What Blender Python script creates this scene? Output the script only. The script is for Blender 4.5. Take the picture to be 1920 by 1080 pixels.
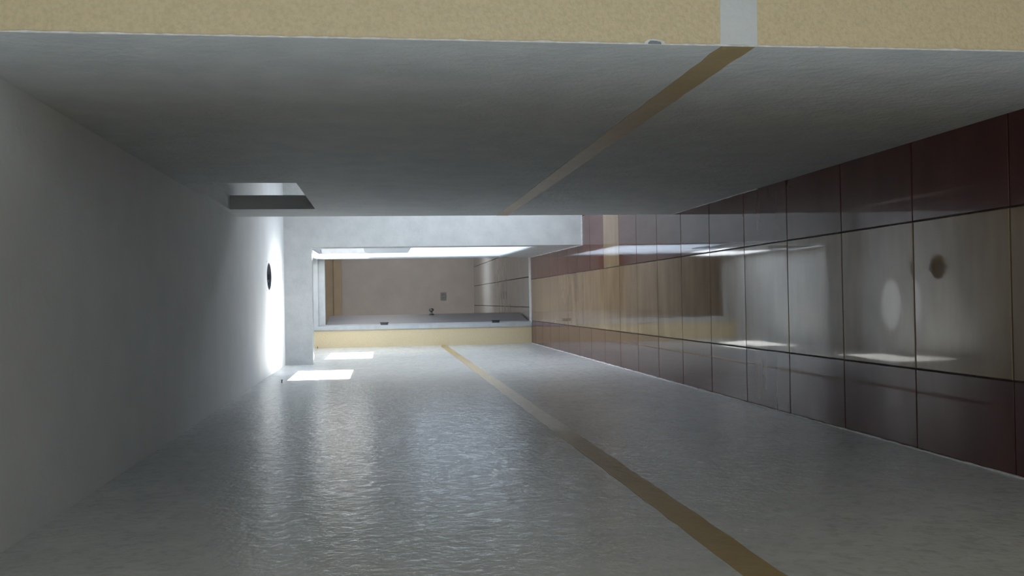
import bpy, bmesh, math, random
from mathutils import Vector, Matrix
random.seed(7)
for o in list(bpy.data.objects):
    bpy.data.objects.remove(o, do_unlink=True)
S = bpy.context.scene
C = S.collection

# ------------------------------------------------------------------ camera
# held at 1.65 m, phone turned on its side (world up = picture left)
F = Vector((0.01214105, 0.99068102, -0.1356603))
R = Vector((0.99977156, -0.01441358, -0.01578196))
D = Vector((-0.01759024, -0.1354377, -0.9906297))
cd = bpy.data.cameras.new('camera')
cam = bpy.data.objects.new('camera', cd)
C.objects.link(cam)
m = Matrix.Identity(4)
for i in range(3):
    m[i][0], m[i][1], m[i][2] = D[i], R[i], -F[i]
m[2][3] = 1.65
cam.matrix_world = m
cd.sensor_width = 36.0
cd.lens = 1781.13 / 1920 * 36
cd.clip_start = 0.02
S.camera = cam

# ------------------------------------------------------------------ light
w = bpy.data.worlds.new('sky')
S.world = w
w.use_nodes = True
w.node_tree.nodes['Background'].inputs[0].default_value = (0.62, 0.78, 1.0, 1)
w.node_tree.nodes['Background'].inputs[1].default_value = 0.7

S.view_settings.view_transform = 'Standard'
S.view_settings.look = 'None'
S.view_settings.gamma = 1
S.view_settings.use_curve_mapping = False
S.view_settings.exposure = 0.0
S.cycles.caustics_reflective = False
S.cycles.caustics_refractive = False
S.cycles.sample_clamp_indirect = 3.0


def lamp(name, kind, loc, to, energy, col, size=(1, 1), spread=180, angle=0.0):
    l = bpy.data.lights.new(name, kind)
    l.energy = energy
    l.color = col
    if kind == 'AREA':
        l.shape = 'RECTANGLE'
        l.size, l.size_y = size
        l.spread = math.radians(spread)
    if kind == 'SUN':
        l.angle = angle
    o = bpy.data.objects.new(name, l)
    C.objects.link(o)
    o.location = loc
    o.rotation_euler = (Vector(to) - Vector(loc)).to_track_quat('-Z', 'Y').to_euler()
    return o


COOL = (0.77, 0.88, 1.0)
lamp('sun', 'SUN', (6, 3, 4), (5, 3.3, 3.94), 34.0, (1.0, 0.98, 0.94), angle=0.006)
# area lamps added outdoors to stand for daylight, behind modelled and partly assumed openings
lamp('daylight_front_window', 'AREA', (0.9, -2.75, 0.95), (0.9, 0, 2.0), 45, (0.77, 0.91, 1.0), (1.9, 1.3))
lamp('daylight_front_side_window', 'AREA', (-2.95, -0.3, 0.85), (0, 0.3, 2.3), 76, (0.77, 0.91, 1.0), (2.2, 1.0))
lamp('daylight_assumed_door', 'AREA', (1.62, 6.98, 0.95), (0, 6.98, 1.2), 40, COOL, (0.9, 1.6))  # added lamp outside a door opening assumed for the lobby's light
lamp('ceiling_strip_lamp', 'AREA', (1.50, 7.06, 0.40), (-0.08, 7.12, 2.43), 5, (0.95, 0.98, 1.0), (0.7, 0.3), 24)  # added narrow lamp that throws the bright strip on the ceiling
lamp('daylight_passage_window', 'AREA', (1.0, 9.0, 1.35), (0.4, 9.1, 1.45), 58, COOL, (2.0, 1.9))
lamp('daylight_far_room', 'AREA', (2.6, 14.9, 1.6), (0, 14.9, 1.2), 44, (1.0, 0.98, 0.97), (1.8, 1.2))
lamp('floor_strip_lamp_far_room', 'AREA', (2.75, 15.0, 2.3), (0.3, 15.0, 0.0), 9, COOL, (0.9, 0.5), 30)  # added narrow lamp that lays a pale strip on the floor

# ------------------------------------------------------------------ helpers


def mat(name, base, rough=0.5, spec=0.5):
    M = bpy.data.materials.new(name)
    M.use_nodes = True
    b = M.node_tree.nodes['Principled BSDF']
    b.inputs['Base Color'].default_value = (*base, 1)
    b.inputs['Roughness'].default_value = rough
    b.inputs['Specular IOR Level'].default_value = spec
    return M


def nd(M, t, **kw):
    n = M.node_tree.nodes.new(t)
    for k, v in kw.items():
        if k in n.inputs:
            n.inputs[k].default_value = v
        else:
            setattr(n, k, v)
    return n


def lk(M, a, b):
    M.node_tree.links.new(a, b)


def vary(M, c1, c2, scale, stretch=(1, 1, 1), detail=6, lo=0.3, hi=0.7):
    """mottled colour between c1 and c2"""
    b = M.node_tree.nodes['Principled BSDF']
    g = nd(M, 'ShaderNodeNewGeometry')
    mp = nd(M, 'ShaderNodeMapping')
    mp.inputs['Scale'].default_value = stretch
    n = nd(M, 'ShaderNodeTexNoise')
    n.inputs['Scale'].default_value = scale
    n.inputs['Detail'].default_value = detail
    r = nd(M, 'ShaderNodeValToRGB')
    r.color_ramp.elements[0].position = lo
    r.color_ramp.elements[0].color = (*c1, 1)
    r.color_ramp.elements[1].position = hi
    r.color_ramp.elements[1].color = (*c2, 1)
    lk(M, g.outputs['Position'], mp.inputs['Vector'])
    lk(M, mp.outputs['Vector'], n.inputs['Vector'])
    lk(M, n.outputs['Fac'], r.inputs['Fac'])
    lk(M, r.outputs['Color'], b.inputs['Base Color'])
    return r


def relief(M, layers):
    """layers: (scale, distance, detail) stacked bump"""
    b = M.node_tree.nodes['Principled BSDF']
    g = nd(M, 'ShaderNodeNewGeometry')
    prev = None
    for sc, dist, det in layers:
        n = nd(M, 'ShaderNodeTexNoise')
        n.inputs['Scale'].default_value = sc
        n.inputs['Detail'].default_value = det
        bp = nd(M, 'ShaderNodeBump')
        bp.inputs['Strength'].default_value = 1.0
        bp.inputs['Distance'].default_value = dist
        lk(M, g.outputs['Position'], n.inputs['Vector'])
        lk(M, n.outputs['Fac'], bp.inputs['Height'])
        if prev:
            lk(M, prev.outputs['Normal'], bp.inputs['Normal'])
        prev = bp
    lk(M, prev.outputs['Normal'], b.inputs['Normal'])


STUCCO = [(6, 0.0012, 2), (30, 0.0015, 2), (75, 0.0009, 2)]
M_white = mat('white_wall_paint', (0.60, 0.61, 0.61), 0.16, 0.4)
vary(M_white, (0.55, 0.565, 0.565), (0.64, 0.645, 0.64), 9)
relief(M_white, STUCCO)
# dabs of glossier paint left by the roller
g_ = nd(M_white, 'ShaderNodeNewGeometry')
n_ = nd(M_white, 'ShaderNodeTexNoise')
n_.inputs['Scale'].default_value = 34
n_.inputs['Detail'].default_value = 5
r_ = nd(M_white, 'ShaderNodeMapRange')
r_.inputs['From Min'].default_value = 0.54
r_.inputs['From Max'].default_value = 0.66
r_.inputs['To Min'].default_value = 0.05
r_.inputs['To Max'].default_value = 0.42
lk(M_white, g_.outputs['Position'], n_.inputs['Vector'])
lk(M_white, n_.outputs['Fac'], r_.inputs['Value'])
lk(M_white, r_.outputs['Result'], M_white.node_tree.nodes['Principled BSDF'].inputs['Specular IOR Level'])
M_matt = mat('white_matt_wall_paint', (0.60, 0.61, 0.61), 0.6, 0.4)
vary(M_matt, (0.55, 0.565, 0.565), (0.64, 0.645, 0.64), 9)
relief(M_matt, [(9, 0.003, 2), (40, 0.004, 4), (130, 0.0016, 3)])
M_ceil = mat('white_ceiling_paint', (0.62, 0.63, 0.63), 0.75, 0.3)
vary(M_ceil, (0.74, 0.75, 0.75), (0.80, 0.805, 0.80), 5)
relief(M_ceil, [(40, 0.0012, 3)])
M_tan = mat('tan_stripe_paint', (0.40, 0.29, 0.13), 0.38, 0.5)
vary(M_tan, (0.36, 0.26, 0.115), (0.44, 0.32, 0.15), 12)
relief(M_tan, [(40, 0.002, 3)])
M_yellow = mat('yellow_wall_paint', (0.62, 0.50, 0.25), 0.5, 0.4)
vary(M_yellow, (0.54, 0.44, 0.27), (0.64, 0.52, 0.33), 140, lo=0.25, hi=0.6)
relief(M_yellow, [(60, 0.0015, 3), (180, 0.0008, 2)])
M_plaster = mat('bare_plaster', (0.72, 0.70, 0.67), 0.9, 0.2)
vary(M_plaster, (0.58, 0.56, 0.55), (0.80, 0.78, 0.75), 60)
M_grout = mat('dark_grout', (0.05, 0.04, 0.038), 0.9, 0.2)
vary(M_grout, (0.03, 0.025, 0.024), (0.09, 0.07, 0.06), 30)
M_frame = mat('white_door_enamel', (0.52, 0.53, 0.53), 0.35)
vary(M_frame, (0.40, 0.41, 0.41), (0.46, 0.47, 0.47), 14)
M_leaf = mat('shaded_door_enamel', (0.42, 0.42, 0.44), 0.35)  # shade of the backlit, white-ish leaf put into the grey
vary(M_leaf, (0.22, 0.22, 0.24), (0.27, 0.27, 0.29), 6, (1, 1, 0.2))
M_dark = mat('dark_iron', (0.03, 0.03, 0.035), 0.5)
vary(M_dark, (0.02, 0.02, 0.024), (0.05, 0.05, 0.055), 60)
M_steel = mat('polished_steel', (0.55, 0.54, 0.52), 0.18)
M_steel.node_tree.nodes['Principled BSDF'].inputs['Metallic'].default_value = 1
vary(M_steel, (0.26, 0.26, 0.25), (0.34, 0.34, 0.33), 50)
M_zinc = mat('dull_zinc', (0.20, 0.22, 0.25), 0.5)
vary(M_zinc, (0.15, 0.17, 0.2), (0.26, 0.28, 0.31), 40)
M_box = mat('dark_galvanised_steel', (0.05, 0.06, 0.075), 0.6)
vary(M_box, (0.035, 0.045, 0.06), (0.07, 0.08, 0.095), 40)
M_room = mat('beige_grey_wall_paint', (0.52, 0.49, 0.46), 0.6)
vary(M_room, (0.49, 0.46, 0.44), (0.55, 0.52, 0.49), 4)
M_roomtan = mat('tan_wall_paint', (0.40, 0.28, 0.14), 0.6)
vary(M_roomtan, (0.42, 0.345, 0.25), (0.48, 0.395, 0.29), 6)
M_outlet = mat('grey_plastic', (0.30, 0.29, 0.28), 0.4)
vary(M_outlet, (0.28, 0.27, 0.26), (0.32, 0.31, 0.30), 40)
M_ground = mat('outdoor_concrete', (0.42, 0.42, 0.40), 0.9)
vary(M_ground, (0.36, 0.36, 0.34), (0.48, 0.47, 0.45), 3)
M_reveal_shade = mat('reveal_shade_grey', (0.15, 0.16, 0.17), 0.6)  # shade put into the colour; the reveal itself catches sun
vary(M_reveal_shade, (0.14, 0.15, 0.16), (0.17, 0.18, 0.19), 20)
M_sash = mat('grey_sash_paint', (0.50, 0.54, 0.58), 0.4)
vary(M_sash, (0.47, 0.51, 0.55), (0.53, 0.57, 0.61), 20)


def tile_mat(name, c1, c2):
    M = mat(name, c1, 0.10, 0.38)
    r = vary(M, c1, c2, 3, (0.7, 2.6, 1), 3, 0.25, 0.78)
    relief(M, [(3.0, 0.0006, 0)])
    b = M.node_tree.nodes['Principled BSDF']
    g = nd(M, 'ShaderNodeNewGeometry')
    n = nd(M, 'ShaderNodeTexNoise')
    n.inputs['Scale'].default_value = 5
    n.inputs['Detail'].default_value = 5
    mr = nd(M, 'ShaderNodeMapRange')
    mr.inputs['From Min'].default_value = 0.3
    mr.inputs['From Max'].default_value = 0.75
    mr.inputs['To Min'].default_value = 0.02
    mr.inputs['To Max'].default_value = 0.06
    lk(M, g.outputs['Position'], n.inputs['Vector'])
    lk(M, n.outputs['Fac'], mr.inputs['Value'])
    lk(M, mr.outputs['Result'], b.inputs['Roughness'])
    return M


M_cream = tile_mat('cream_tile_glaze', (0.185, 0.122, 0.072), (0.295, 0.205, 0.127))
M_maroon = tile_mat('maroon_tile_glaze', (0.068, 0.022, 0.019), (0.105, 0.036, 0.030))
M_grey = tile_mat('grey_tile_glaze', (0.30, 0.285, 0.26), (0.38, 0.36, 0.33))

M_frost = bpy.data.materials.new('frosted_glass')
M_frost.use_nodes = True
nt = M_frost.node_tree
nt.nodes.remove(nt.nodes['Principled BSDF'])
tr = nt.nodes.new('ShaderNodeBsdfTranslucent')
tr.inputs[0].default_value = (0.93, 0.96, 1.0, 1)
df = nt.nodes.new('ShaderNodeBsdfDiffuse')
df.inputs[0].default_value = (0.8, 0.83, 0.85, 1)
tn = nt.nodes.new('ShaderNodeTexNoise')
tn.inputs['Scale'].default_value = 80
mxs = nt.nodes.new('ShaderNodeMixShader')
mrr = nt.nodes.new('ShaderNodeMapRange')
mrr.inputs['To Min'].default_value = 0.15
mrr.inputs['To Max'].default_value = 0.25
nt.links.new(tn.outputs['Fac'], mrr.inputs['Value'])
nt.links.new(mrr.outputs['Result'], mxs.inputs[0])
nt.links.new(tr.outputs[0], mxs.inputs[1])
nt.links.new(df.outputs[0], mxs.inputs[2])
nt.links.new(mxs.outputs[0], nt.nodes['Material Output'].inputs[0])


def box(bm, x0, x1, y0, y1, z0, z1, mi=0):
    vs = [bm.verts.new((x, y, z)) for x in (x0, x1) for y in (y0, y1) for z in (z0, z1)]
    for q in ((0, 1, 3, 2), (4, 6, 7, 5), (0, 4, 5, 1), (2, 3, 7, 6), (0, 2, 6, 4), (1, 5, 7, 3)):
        f = bm.faces.new([vs[i] for i in q])
        f.material_index = mi
    return vs


def obj(name, bm, mats, parent=None, smooth=False, bevel=0.0):
    bmesh.ops.recalc_face_normals(bm, faces=bm.faces)
    me = bpy.data.meshes.new(name)
    bm.to_mesh(me)
    bm.free()
    for M in (mats if isinstance(mats, (list, tuple)) else [mats]):
        me.materials.append(M)
    if smooth:
        for p in me.polygons:
            p.use_smooth = True
    o = bpy.data.objects.new(name, me)
    C.objects.link(o)
    if parent:
        o.parent = parent
    if bevel:
        b = o.modifiers.new('bevel', 'BEVEL')
        b.width = bevel
        b.segments = 2
    return o


def boxes(name, lst, mats, parent=None, bevel=0.0):
    bm = bmesh.new()
    for b in lst:
        box(bm, *b)
    return obj(name, bm, mats, parent, bevel=bevel)


def struct(o, label, cat):
    o['kind'] = 'structure'
    o['label'] = label
    o['category'] = cat
    return o


def tag(o, label, cat, group=None):
    o['label'] = label
    o['category'] = cat
    if group:
        o['group'] = group
    return o


def empty(name, loc):
    o = bpy.data.objects.new(name, None)
    C.objects.link(o)
    o.location = loc
    return o


def lathe(name, prof, M, parent, loc, axis='Z', seg=28):
    """prof: list of (radius, height) turned about an axis"""
    bm = bmesh.new()
    rings = []
    for r, z in prof:
        if r < 1e-6:
            rings.append([bm.verts.new((0, 0, z))])
        else:
            rings.append([bm.verts.new((r * math.cos(2 * math.pi * i / seg), r * math.sin(2 * math.pi * i / seg), z)) for i in range(seg)])
    for a, b in zip(rings, rings[1:]):
        for i in range(seg):
            j = (i + 1) % seg
            if len(a) == 1 and len(b) == 1:
                continue
            if len(a) == 1:
                bm.faces.new((a[0], b[i], b[j]))
            elif len(b) == 1:
                bm.faces.new((a[i], a[j], b[0]))
            else:
                bm.faces.new((a[i], a[j], b[j], b[i]))
    o = obj(name, bm, M, parent, smooth=True)
    o.location = loc
    return o


# ------------------------------------------------------------------ plan (metres)
XL, XR, XP = -0.49, 0.4705, 0.443        # corridor left, right wall faces; passage right wall
Y1, Y2, Y3, Y4 = 1.71, 5.257, 7.693, 10.48
H = 2.415
T = 0.465
J0 = 2.777
C0, C1 = -0.2391, 0.2217
TX = C1 - C0
XA = 1.25                                # outer wall of the side lobby
YB = J0 - 11 * T                         # back of the front room
XE = C1 + 6 * TX                         # right side of the front room
XW, YL = C0 - 5 * TX, 1.25               # left side of the front room, near end of the corridor's left wall

# ------------------------------------------------------------------ floor and tiles
floor = struct(boxes('floor', [(XL - 0.12, XE + 0.12, YB - 0.12, Y1 + 0.12, -0.14, -0.005), (XW - 0.12, XL - 0.12, YB - 0.12, YL + 0.12, -0.14, -0.005),
                               (XL - 0.12, XA + 0.12, Y1 + 0.12, Y3 + 0.14, -0.14, -0.005),
                               (XL - 0.12, XP + 0.12, Y3 + 0.14, Y4 + 0.13, -0.14, -0.005)], M_grout),
               'corridor floor of glossy cream and maroon tiles', 'floor')


def tile_mesh(name, wx, wy, M, gap=0.0022, gapy=None):
    """tile with slightly cushioned edges, chamfer and sides"""
    hx, hy = wx / 2 - gap, wy / 2 - (gap if gapy is None else gapy)
    c = 0.0014
    q = ((-1, -1), (1, -1), (1, 1), (-1, 1))
    bm = bmesh.new()

    def ring(d, z):
        return [bm.verts.new((sx * (hx - d), sy * (hy - d), z)) for sx, sy in q]
    rings = [ring(0, -0.009), ring(0, -c - 0.0003), ring(c, -0.0003), ring(min(0.035, hx * .4, hy * .4), 0)]
    for n, (a, b) in enumerate(zip(rings, rings[1:])):
        for i in range(4):
            f = bm.faces.new((a[i], a[(i + 1) % 4], b[(i + 1) % 4], b[i]))
            f.smooth = n == 2
    bm.faces.new(rings[-1]).smooth = True
    bm.faces.new(rings[0][::-1])
    for e in bm.edges:
        if {v.index for v in e.verts} and all(v in rings[2] for v in e.verts):
            e.smooth = False
    bmesh.ops.recalc_face_normals(bm, faces=bm.faces)
    me = bpy.data.meshes.new(name)
    bm.to_mesh(me)
    bm.free()
    me.materials.append(M)
    return me


meshes = {}


def tile(x0, x1, y0, y1, M, tilt=0.0011):
    k = (round(x1 - x0, 3), round(y1 - y0, 3), M.name)
    if k not in meshes:
        meshes[k] = tile_mesh('tile', x1 - x0, y1 - y0, M)
    o = bpy.data.objects.new('tile', meshes[k])
    C.objects.link(o)
    o.parent = floor
    o.location = ((x0 + x1) / 2, (y0 + y1) / 2, -0.0004 * random.random())
    o.rotation_euler = (random.uniform(-tilt, tilt), random.uniform(-tilt, tilt), 0)
    return o


for k in range(-11, 17):
    y0 = J0 + k * T
    y1 = min(y0 + T, Y4 - 0.005)
    if y0 < YL:
        for q in range(5):
            tile(C0 - (q + 1) * TX, C0 - q * TX, y0, y1, M_cream)  # unseen front-room tiles made cream to bounce light upward
    else:
        tile(XL, C0, y0, y1, M_maroon)
    o = tile(C0, C1, y0, y1, M_cream)
    if k == -1:
        o.rotation_euler.x = -0.007      # unevenly bedded
    xlim = XE if y0 < Y1 else (XA if y0 < Y3 else XP + 0.12)
    x = C1
    while x < xlim - 0.01:
        x1 = min(x + TX, xlim)
        tile(x, x1, y0, y1, M_cream if k == 8 or y1 < Y1 else M_maroon)  # unseen front-room rows are cream too, for more bounced light
        x = x1

# ------------------------------------------------------------------ corridor shell
ceiling = struct(boxes('ceiling', [(XL - 0.12, XE + 0.12, YB - 0.12, Y1 + 0.12, H, H + 0.14), (XW - 0.12, XL - 0.12, YB - 0.12, YL + 0.12, H, H + 0.14),
                                   (XL - 0.12, XA + 0.12, Y1 + 0.12, 6.54, H, H + 0.14),
                                   (XL - 0.12, 0.087, 6.54, 6.82, H, H + 0.14),
                                   (0.287, XA + 0.12, 6.54, 6.82, H, H + 0.14),
                                   (0.087, 0.287, 6.54, 6.82, H + 0.10, H + 0.14),
                                   (XL - 0.12, XA + 0.12, 6.82, Y3 + 0.14, H, H + 0.14),
                                   (XL - 0.12, XP + 0.12, Y3 + 0.14, Y4 + 0.13, H, H + 0.14)], M_ceil),
                 'plain white plastered corridor ceiling', 'ceiling')
# collar of plaster closing the square gap round the circular ceiling box
bm = bmesh.new()
n = 32
cx, cy, rx, ry = 0.187, 6.68, 0.094, 0.132
inn = [bm.verts.new((cx + rx * math.cos(2 * math.pi * i / n), cy + ry * math.sin(2 * math.pi * i / n), H)) for i in range(n)]
inu = [bm.verts.new((v.co.x, v.co.y, H + 0.06)) for v in inn]
out = []
for i in range(n):
    a = 2 * math.pi * i / n
    s = min(0.1 / max(abs(math.cos(a)), 1e-6), 0.14 / max(abs(math.sin(a)), 1e-6))
    out.append(bm.verts.new((cx + s * math.cos(a), cy + s * math.sin(a), H)))
for i in range(n):
    j = (i + 1) % n
    bm.faces.new((inn[i], inn[j], out[j], out[i]))
    bm.faces.new((inn[i], inn[j], inu[j], inu[i]))
obj('plaster_collar', bm, M_ceil, ceiling)

wall_left = struct(boxes('wall_left', [(XL - 0.12, XL, YL, Y4 + 0.13, 0, H)], M_white),
                   'long white textured corridor wall with a tan stripe and sun patches', 'wall')
# painted stripe, hand-cut edges


def stripe(name, x, sgn, ya, yb, z0, z1, M, parent, wob=0.0025):
    bm = bmesh.new()
    n = int((yb - ya) / 0.06)
    rows = []
    for i in range(n + 1):
        y = ya + (yb - ya) * i / n
        a = z0 + random.uniform(-wob, wob)
        b = z1 + random.uniform(-wob, wob)
        rows.append([bm.verts.new((x, y, a)), bm.verts.new((x, y, b)), bm.verts.new((x + sgn * 0.0012, y, b)), bm.verts.new((x + sgn * 0.0012, y, a))])
    for p, q in zip(rows, rows[1:]):
        for i in range(4):
            j = (i + 1) % 4
            bm.faces.new((p[i], p[j], q[j], q[i]))
    bm.faces.new(rows[0])
    bm.faces.new(rows[-1])
    return obj(name, bm, M, parent)


stripe('painted_stripe', XL, 1, YL, Y4, 0.958, 1.031, M_tan, wall_left)


def bead(name, x, sgn, ya, yb, parent, hgt=0.012, dep=0.004, step=0.05):
    """ragged bead of bare plaster where a wall meets the floor"""
    bm = bmesh.new()
    n = int((yb - ya) / step)
    rows = []
    for i in range(n + 1):
        y = ya + (yb - ya) * i / n
        hh = hgt * random.uniform(0.55, 1.25)
        d = dep * random.uniform(0.6, 1.3)
        rows.append([bm.verts.new((x, y, 0.0005)), bm.verts.new((x, y, hh)), bm.verts.new((x + sgn * d, y, hh * 0.8)), bm.verts.new((x + sgn * d, y, 0.0005))])
    for p, q in zip(rows, rows[1:]):
        for i in range(4):
            j = (i + 1) % 4
            bm.faces.new((p[i], p[j], q[j], q[i]))
    bm.faces.new(rows[0])
    bm.faces.new(rows[-1])
    return obj(name, bm, M_plaster, parent)


bead('plaster_bead', XL, 1, YL, Y4, wall_left, 0.010)

# right wall with a high unglazed opening
OY0, OY1, OZ0, OZ1 = 3.787, 4.843, 1.975, 2.388
wt = 0.07
yy = Y1 + 0.12
wall_right = struct(boxes('wall_right', [(XR, XR + wt, yy, OY0, 0, H), (XR, XR + wt, OY1, Y2, 0, H),
                                         (XR, XR + wt, OY0, OY1, 0, OZ0), (XR, XR + wt, OY0, OY1, OZ1, H)], M_matt),
                    'white textured corridor wall with tan stripe and a high strip opening', 'wall')
stripe('painted_stripe', XR, -1, Y1 + 0.002, Y2, 0.945, 1.011, M_tan, wall_right)
bead('plaster_bead', XR, -1, 4.0, Y2, wall_right, 0.006, 0.003)

# yellow partition facing the camera; its end face belongs to the white corridor side
bm = bmesh.new()
box(bm, XR, XE, Y1, Y1 + 0.12, 0, H)
for f in bm.faces:
    if f.calc_center_median().x < XR + 1e-4:
        f.material_index = 1
wall_front = struct(obj('wall_front', bm, [M_yellow, M_matt]), 'yellow painted wall with a white stripe at the corridor mouth', 'wall')
bm = bmesh.new()
n = 40
rows = []
for i in range(n + 1):
    x = XR + 0.002 + (XE - XR) * i / n
    a, b = 0.939 + random.uniform(-.0015, .0015), 1.012 + random.uniform(-.0015, .0015)
    rows.append([bm.verts.new((x, Y1, a)), bm.verts.new((x, Y1, b)), bm.verts.new((x, Y1 - 0.0012, b)), bm.verts.new((x, Y1 - 0.0012, a))])
for p, q in zip(rows, rows[1:]):
    for i in range(4):
        j = (i + 1) % 4
        bm.faces.new((p[i], p[j], q[j], q[i]))
bm.faces.new(rows[0])
bm.faces.new(rows[-1])
obj('painted_stripe', bm, M_white, wall_front)
# rubbed, unpainted arris of the corner
bm = bmesh.new()
rows = []
n = 180
for i in range(n + 1):
    z = H * i / n
    wv = 0.0012 + 0.0022 * random.random() ** 2
    rows.append([bm.verts.new((XR - 0.0008, Y1 + wv, z)), bm.verts.new((XR - 0.0008, Y1 - 0.0009, z)), bm.verts.new((XR + wv, Y1 - 0.0009, z))])
for p, q in zip(rows, rows[1:]):
    for i in range(2):
        bm.faces.new((p[i], p[i + 1], q[i + 1], q[i]))
obj('worn_edge', bm, M_plaster, wall_front)
# chipped paint spot
bm = bmesh.new()
pts = [(0, 1.120), (0.006, 1.122), (0.0085, 1.130), (0.010, 1.142), (0.009, 1.151), (0.005, 1.158), (0, 1.160)]
a = [bm.verts.new((XR + x, Y1 - 0.0011, z)) for x, z in pts]
b = [bm.verts.new((XR + x, Y1, z)) for x, z in pts]
bm.faces.new(a)
for i in range(len(pts) - 1):
    bm.faces.new((a[i], a[i + 1], b[i + 1], b[i]))
chip = obj('paint_chip', bm, M_plaster, wall_front)
bm = bmesh.new()
pts = [(0, 1.127), (0.004, 1.128), (0.006, 1.136), (0.0065, 1.148), (0.003, 1.152), (0, 1.153)]
bm.faces.new([bm.verts.new((XR + x, Y1 - 0.0016, z)) for x, z in pts])
obj('bare_cement', bm, M_zinc, chip)

# cross wall with the portal: pier on the right, beam over the passage
ZB = 2.20
wall_middle = struct(boxes('wall_middle', [(XP, XA + 0.12, Y3, Y3 + 0.14, 0, H), (XL, XP, Y3, Y3 + 0.14, ZB, H)], M_white),
                     'bright white pier and beam framing the narrow passage', 'wall')
bm = bmesh.new()
rows = []
for i in range(21):
    x = XP + (XA - XP) * i / 20
    hh = 0.011 * random.uniform(.6, 1.2)
    rows.append([bm.verts.new((x, Y3, 0.0005)), bm.verts.new((x, Y3, hh)), bm.verts.new((x, Y3 - 0.004, hh * .8)), bm.verts.new((x, Y3 - 0.004, 0.0005))])
for p, q in zip(rows, rows[1:]):
    for i in range(4):
        j = (i + 1) % 4
        bm.faces.new((p[i], p[j], q[j], q[i]))
obj('plaster_bead', bm, M_plaster, wall_middle)

# passage right wall with a large window: frosted panes and one open light
yp = Y3 + 0.14
WY0, WY1, WZ0, WZ1 = 7.95, 10.40, 0.34, 2.37
wall_passage = struct(boxes('wall_passage', [(XP, XP + 0.12, yp, WY0, 0, H), (XP, XP + 0.12, WY1, Y4, 0, H),
                                             (XP, XP + 0.12, WY0, WY1, 0, WZ0), (XP, XP + 0.12, WY0, WY1, WZ1, H)], M_white),
                      'white wall along the right of the narrow passage', 'wall')
bead('plaster_bead', XP, -1, Y3, Y4, wall_passage, 0.011, 0.005)
win = empty('window_1', (XP, WY0, WZ0))
struct(win, 'blown-out frosted window on the right of the narrow passage', 'window')


def child(o, p):
    o.parent = p
    o.matrix_parent_inverse = Matrix.Translation(p.location).inverted()
    return o


SY0, SY1, SZ0, SZ1 = 8.04, 9.12, 1.80, 2.215
fr = []
g = 0.03
fr += [(XP + .002, XP + .06, WY0, WY0 + g, WZ0, WZ1), (XP + .002, XP + .06, WY1 - g, WY1, WZ0, WZ1),
       (XP + .002, XP + .06, WY0 + g, WY1 - g, WZ0, WZ0 + g), (XP + .002, XP + .06, WY0 + g, WY1 - g, WZ1 - g, WZ1),
       (XP + .014, XP + .05, SY1, SY1 + .010, WZ0 + g, WZ1 - g)]
child(boxes('window_frame', fr, M_frame), win)
child(boxes('pane', [(XP + .012, XP + .018, WY0 + g, SY1, WZ0 + g, 1.40)], M_frost), win)
child(boxes('pane', [(XP + .012, XP + .018, SY1 + .010, WY1 - g, WZ0 + g, WZ1 - g)], M_frost), win)
child(boxes('pane', [(XP + .012, XP + .018, WY0 + g, SY1, SZ1 + .02, WZ1 - g)], M_frost), win)
child(boxes('sash_panel', [(XP + .006, XP + .03, WY0 + g, SY1, 1.40, SZ0)], M_sash), win)
child(boxes('reveal', [(XP + .004, XP + .12, SY1 - .006, SY1 - .001, SZ0 + .001, SZ1 - .001), (XP + .004, XP + .12, WY0 + g, SY1 - .007, SZ1, SZ1 + .018)], M_reveal_shade), win)

# the passage wall runs slightly out of square
for o in [wall_passage] + list(wall_passage.children) + list(win.children):
    for v in o.data.vertices:
        v.co.x += 0.026 * max(0.0, (v.co.y - Y3) / (Y4 - Y3))

# end wall with the door opening; yellow towards the passage
DZ = 2.265
DXL, DXR = -0.256, 0.475
bm = bmesh.new()
box(bm, XL, DXL - 0.045, Y4, Y4 + 0.13, 0, H)
box(bm, DXR + 0.043, 3.0, Y4, Y4 + 0.13, 0, H)
box(bm, -2.3, XL, Y4, Y4 + 0.13, 0, H)
box(bm, DXL - 0.045, DXR + 0.043, Y4, Y4 + 0.13, DZ + 0.135, H)
box(bm, -2.3, 3.0, Y4, Y4 + 0.13, H, 2.80)
for f in bm.faces:
    if f.calc_center_median().y > Y4 + 0.12:
        f.material_index = 1
wall_back = struct(obj('wall_back', bm, [M_yellow, M_room]), 'yellow end wall beside the open door', 'wall')

door = empty('door_1', (DXL, Y4, 0))
struct(door, 'open white-ish door, tinted with its shade, in a white frame at the end of the corridor', 'door')
ft = 0.045
child(boxes('door_frame', [(DXL - ft, DXL, Y4 - 0.012, Y4 + 0.142, 0, DZ + 0.135), (DXR, DXR + 0.043, Y4 - 0.012, Y4 + 0.142, 0, DZ + 0.135),
                           (DXL, DXR, Y4 - 0.012, Y4 + 0.142, DZ + 0.07, DZ + 0.135), (DXL, DXR, Y4 + 0.06, Y4 + 0.142, DZ, DZ + 0.07)],
            M_frame, bevel=0.002), door)
child(boxes('door_stop', [(DXL, DXL + 0.014, Y4 + 0.03, Y4 + 0.09, 0, DZ)], M_frame), door)
child(boxes('threshold', [(DXL, DXR, Y4 - 0.005, Y4 + 0.13, -0.003, 0.004)], M_plaster), door)
# leaf, hinged on the left jamb, swung into the far room
hx, hy = DXL - 0.030, Y4 + 0.150
ang = math.atan2(0.80, 0.105)
leaf = boxes('door_leaf', [(0, 0.71, -0.04, 0, 0.014, DZ - 0.004)], M_leaf, bevel=0.002)
leaf.parent = door
leaf.matrix_parent_inverse = Matrix.Translation(door.location).inverted()
leaf.location = (hx, hy, 0)
leaf.rotation_euler = (0, 0, ang)
# knob on the leaf's right face (local -y), turned about local y


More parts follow.
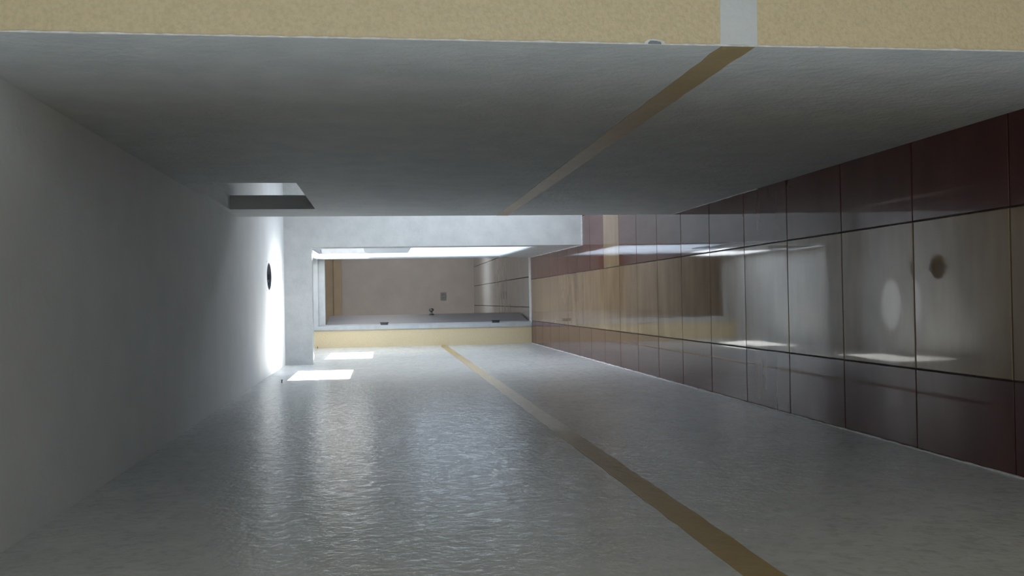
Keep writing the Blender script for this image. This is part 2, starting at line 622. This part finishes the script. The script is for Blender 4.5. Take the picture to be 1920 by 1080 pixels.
def knob(z):
    o = lathe('knob', [(0, 0), (0.034, 0), (0.034, 0.006), (0.027, 0.010), (0.012, 0.014), (0.011, 0.034), (0.018, 0.039), (0.027, 0.047),
                       (0.0295, 0.057), (0.027, 0.067), (0.017, 0.075), (0, 0.078)], M_steel, leaf, (0.645, -0.04, z))
    o.rotation_euler = (math.pi / 2, 0, 0)
    return o


knob(1.075)
for z in (1.63, 0.40):
    hg = boxes('hinge', [(-0.012, 0.016, -0.004, 0.004, z - 0.04, z + 0.04)], M_dark)
    hg.parent = door
    hg.location = (DXL + 0.014 - DXL, 0.026, 0)
    k = lathe('hinge_pin', [(0, z - 0.046), (0.006, z - 0.046), (0.006, z + 0.046), (0, z + 0.046)], M_dark, hg, (0.012, -0.003, 0), seg=12)

# ------------------------------------------------------------------ side lobby (lit through an assumed door opening)
GY0, GY1, GZ0, GZ1 = 6.55, 7.45, 0.05, 1.86
PY0, PY1, PZ0, PZ1 = 5.63, 6.49, 1.97, 2.365
YS = 2.6
wall_outer = struct(boxes('wall_outer', [(XA, XA + 0.10, YS, PY0, 0, H), (XA, XA + 0.10, PY0, PY1, 0, PZ0), (XA, XA + 0.10, PY0, PY1, PZ1, H),
                                         (XA, XA + 0.10, PY1, GY0, 0, H), (XA, XA + 0.10, GY0, GY1, 0, GZ0), (XA, XA + 0.10, GY0, GY1, GZ1, H),
                                         (XA, XA + 0.10, GY1, Y3, 0, H)], M_white),
                    'white outer wall of the side lobby', 'wall')
struct(boxes('wall_lobby', [(XR + wt, XA + 0.10, YS - 0.12, YS, 0, H)], M_white), 'white end wall of the side lobby', 'wall')
gd = empty('door_2', (XA, GY0, GZ0))  # unseen opening, assumed so that light enters the lobby
struct(gd, 'unseen assumed door opening, added to light the side lobby', 'door')
child(boxes('door_frame', [(XA + .02, XA + .08, GY0, GY0 + .04, GZ0, GZ1), (XA + .02, XA + .08, GY1 - .04, GY1, GZ0, GZ1),
                           (XA + .02, XA + .08, GY0 + .04, GY1 - .04, GZ1 - .04, GZ1)], M_frame), gd)

# ------------------------------------------------------------------ front room behind and beside the camera
wx0, wx1, wz0, wz1 = -0.1, 1.9, 0.5, 2.0
struct(boxes('wall_rear', [(XW, wx0, YB - 0.12, YB, 0, H), (wx1, XE, YB - 0.12, YB, 0, H), (wx0, wx1, YB - 0.12, YB, 0, wz0), (wx0, wx1, YB - 0.12, YB, wz1, H)], M_yellow),
       'yellow wall behind the viewer', 'wall')
wf = empty('window_2', (wx0, YB, wz0))
struct(wf, 'window behind the viewer', 'window')
child(boxes('window_frame', [(wx0, wx0 + .04, YB - .08, YB - .03, wz0, wz1), (wx1 - .04, wx1, YB - .08, YB - .03, wz0, wz1), (.88, .92, YB - .08, YB - .03, wz0, wz1),
                             (wx0 + .04, wx1 - .04, YB - .08, YB - .03, wz0, wz0 + .04), (wx0 + .04, wx1 - .04, YB - .08, YB - .03, wz1 - .04, wz1)], M_frame), wf)
struct(boxes('wall_front_left', [(XW, XL - 0.12, YL, YL + 0.12, 0, H)], M_yellow), 'yellow wall beside the near end of the corridor', 'wall')
struct(boxes('wall_west', [(XW - 0.12, XW, YB - 0.12, -1.45, 0, H), (XW - 0.12, XW, 0.85, YL + 0.12, 0, H), (XW - 0.12, XW, -1.45, 0.85, 0, 0.45), (XW - 0.12, XW, -1.45, 0.85, 1.95, H)], M_yellow),
       'yellow window wall on the left of the front room', 'wall')
struct(boxes('wall_side', [(XE, XE + 0.12, YB - 0.12, Y1 + 0.12, 0, H)], M_yellow), 'yellow side wall of the front room', 'wall')

# ------------------------------------------------------------------ far room beyond the door
RY0, RY1, RX0, RX1, RH = Y4 + 0.13, 17.17, -2.2, 2.3, 2.75
rf = struct(boxes('floor_far_room', [(RX0, RX1, RY0, RY1, -0.14, -0.005)], M_grout), 'pale grey tiled floor of the room beyond the door', 'floor')
ts = 0.345
x_ = -0.09 - 6 * ts
cols = []
while x_ < RX1:
    cols.append((max(x_, RX0), min(x_ + ts, RX1)))
    x_ += ts
tm = {}
ny = 19
tl = (RY1 - RY0) / ny
for a, b in cols:
    if b < -0.8 or a > 1.5:
        continue
    for k in range(ny):
        key = round(b - a, 3)
        if key not in tm:
            tm[key] = tile_mesh('tile', b - a, tl, M_grey, 0.004, 0.0006)
        o = bpy.data.objects.new('tile', tm[key])
        C.objects.link(o)
        o.parent = rf
        o.location = ((a + b) / 2, RY0 + (k + .5) * tl, 0)
        o.rotation_euler = (random.uniform(-.001, .001), random.uniform(-.001, .001), 0)
struct(boxes('ceiling_far_room', [(RX0 - .1, RX1 + .1, RY0, RY1 + .1, RH, RH + .1)], M_ceil), 'ceiling of the room beyond the door', 'ceiling')
wfr = struct(boxes('wall_far_room', [(RX0 - .1, RX1 + .1, RY1, RY1 + .1, 0, 2.36)], M_room), 'beige grey back wall of the room beyond the door', 'wall')
boxes('upper_wall_band', [(RX0 - .1, RX1 + .1, RY1, RY1 + .1, 2.36, RH)], M_roomtan, wfr)
boxes('picture_rail', [(RX0, RX1, RY1 - 0.035, RY1, 2.36, 2.50)], M_roomtan, wfr, bevel=0.004)
struct(boxes('wall_far_room_left', [(RX0 - .1, RX0, RY0, RY1, 0, RH)], M_room), 'left wall of the room beyond the door', 'wall')
struct(boxes('wall_far_room_right', [(RX1, RX1 + .1, RY0, 14.0, 0, RH), (RX1, RX1 + .1, 15.8, RY1, 0, RH), (RX1, RX1 + .1, 14.0, 15.8, 0, .9), (RX1, RX1 + .1, 14.0, 15.8, 2.2, RH)], M_room),
       'right wall of the room beyond the door', 'wall')

# ------------------------------------------------------------------ outdoors (only light and shade reach the photograph)
struct(boxes('ground', [(XA + 0.12, 9, -4, 20, -0.3, -0.15)], M_ground), 'concrete yard outside the side lobby', 'ground')
gw = boxes('sun_block_wall', [(3.4, 3.55, -2, 18, -0.15, 1.96)], M_ground)  # added out of view to keep the low sun off the lobby
struct(gw, 'unseen concrete wall added outside to block the low sun', 'wall')

# ------------------------------------------------------------------ small things
jb = empty('ceiling_junction_box', (cx, cy, H + 0.06))
tag(jb, 'empty round metal junction box sunk in the white ceiling', 'junction box')
bm = bmesh.new()
n = 32
lo = [bm.verts.new((rx * 1.0 * math.cos(2 * math.pi * i / n), ry * math.sin(2 * math.pi * i / n), -0.058)) for i in range(n)]
up = [bm.verts.new((v.co.x, v.co.y, 0.0)) for v in lo]
li = [bm.verts.new((v.co.x * .93, v.co.y * .95, -0.061)) for v in lo]
ui = [bm.verts.new((v.co.x, v.co.y, -0.003)) for v in li]
for i in range(n):
    j = (i + 1) % n
    bm.faces.new((lo[i], lo[j], up[j], up[i]))
    bm.faces.new((li[i], li[j], lo[j], lo[i]))
    bm.faces.new((li[i], li[j], ui[j], ui[i]))
bm.faces.new(up)
bm.faces.new(ui[::-1])
obj('box_shell', bm, M_box, jb)
lathe('cable_stub', [(0, -0.05), (0.008, -0.05), (0.008, -0.004), (0, -0.004)], M_dark, jb, (-0.03, 0.05, 0), seg=10)


def nail(y, z, label):
    t = empty('nail', (XL, y, z))
    tag(t, label, 'nail')
    sh = lathe('shank', [(0, 0), (0.0035, 0), (0.0035, 0.018), (0, 0.018)], M_dark, t, (0, 0, 0), seg=10)
    sh.rotation_euler = (0, math.pi / 2, 0)
    hd = lathe('head', [(0, 0.016), (0.007, 0.016), (0.007, 0.019), (0, 0.020)], M_dark, t, (0, 0, 0), seg=12)
    hd.rotation_euler = (0, math.pi / 2, 0)


nail(6.02, 2.272, 'dark nail in the white wall close to the ceiling near the larger sun patch')
nail(10.40, 2.345, 'tiny dark nail at the top of the wall beside the yellow end wall')

ou = empty('wall_outlet', (0.08, RY1, 0.555))
tag(ou, 'small grey outlet plate low on the far room wall', 'outlet')
boxes('plate', [(-0.07, 0.07, -0.010, 0, -0.05, 0.05)], M_outlet, ou, bevel=0.003)
for sx in (-1, 1):
    boxes('socket', [(sx * 0.034 - 0.02, sx * 0.034 + 0.02, -0.013, -0.010, -0.026, 0.026)], M_zinc, ou, bevel=0.002)
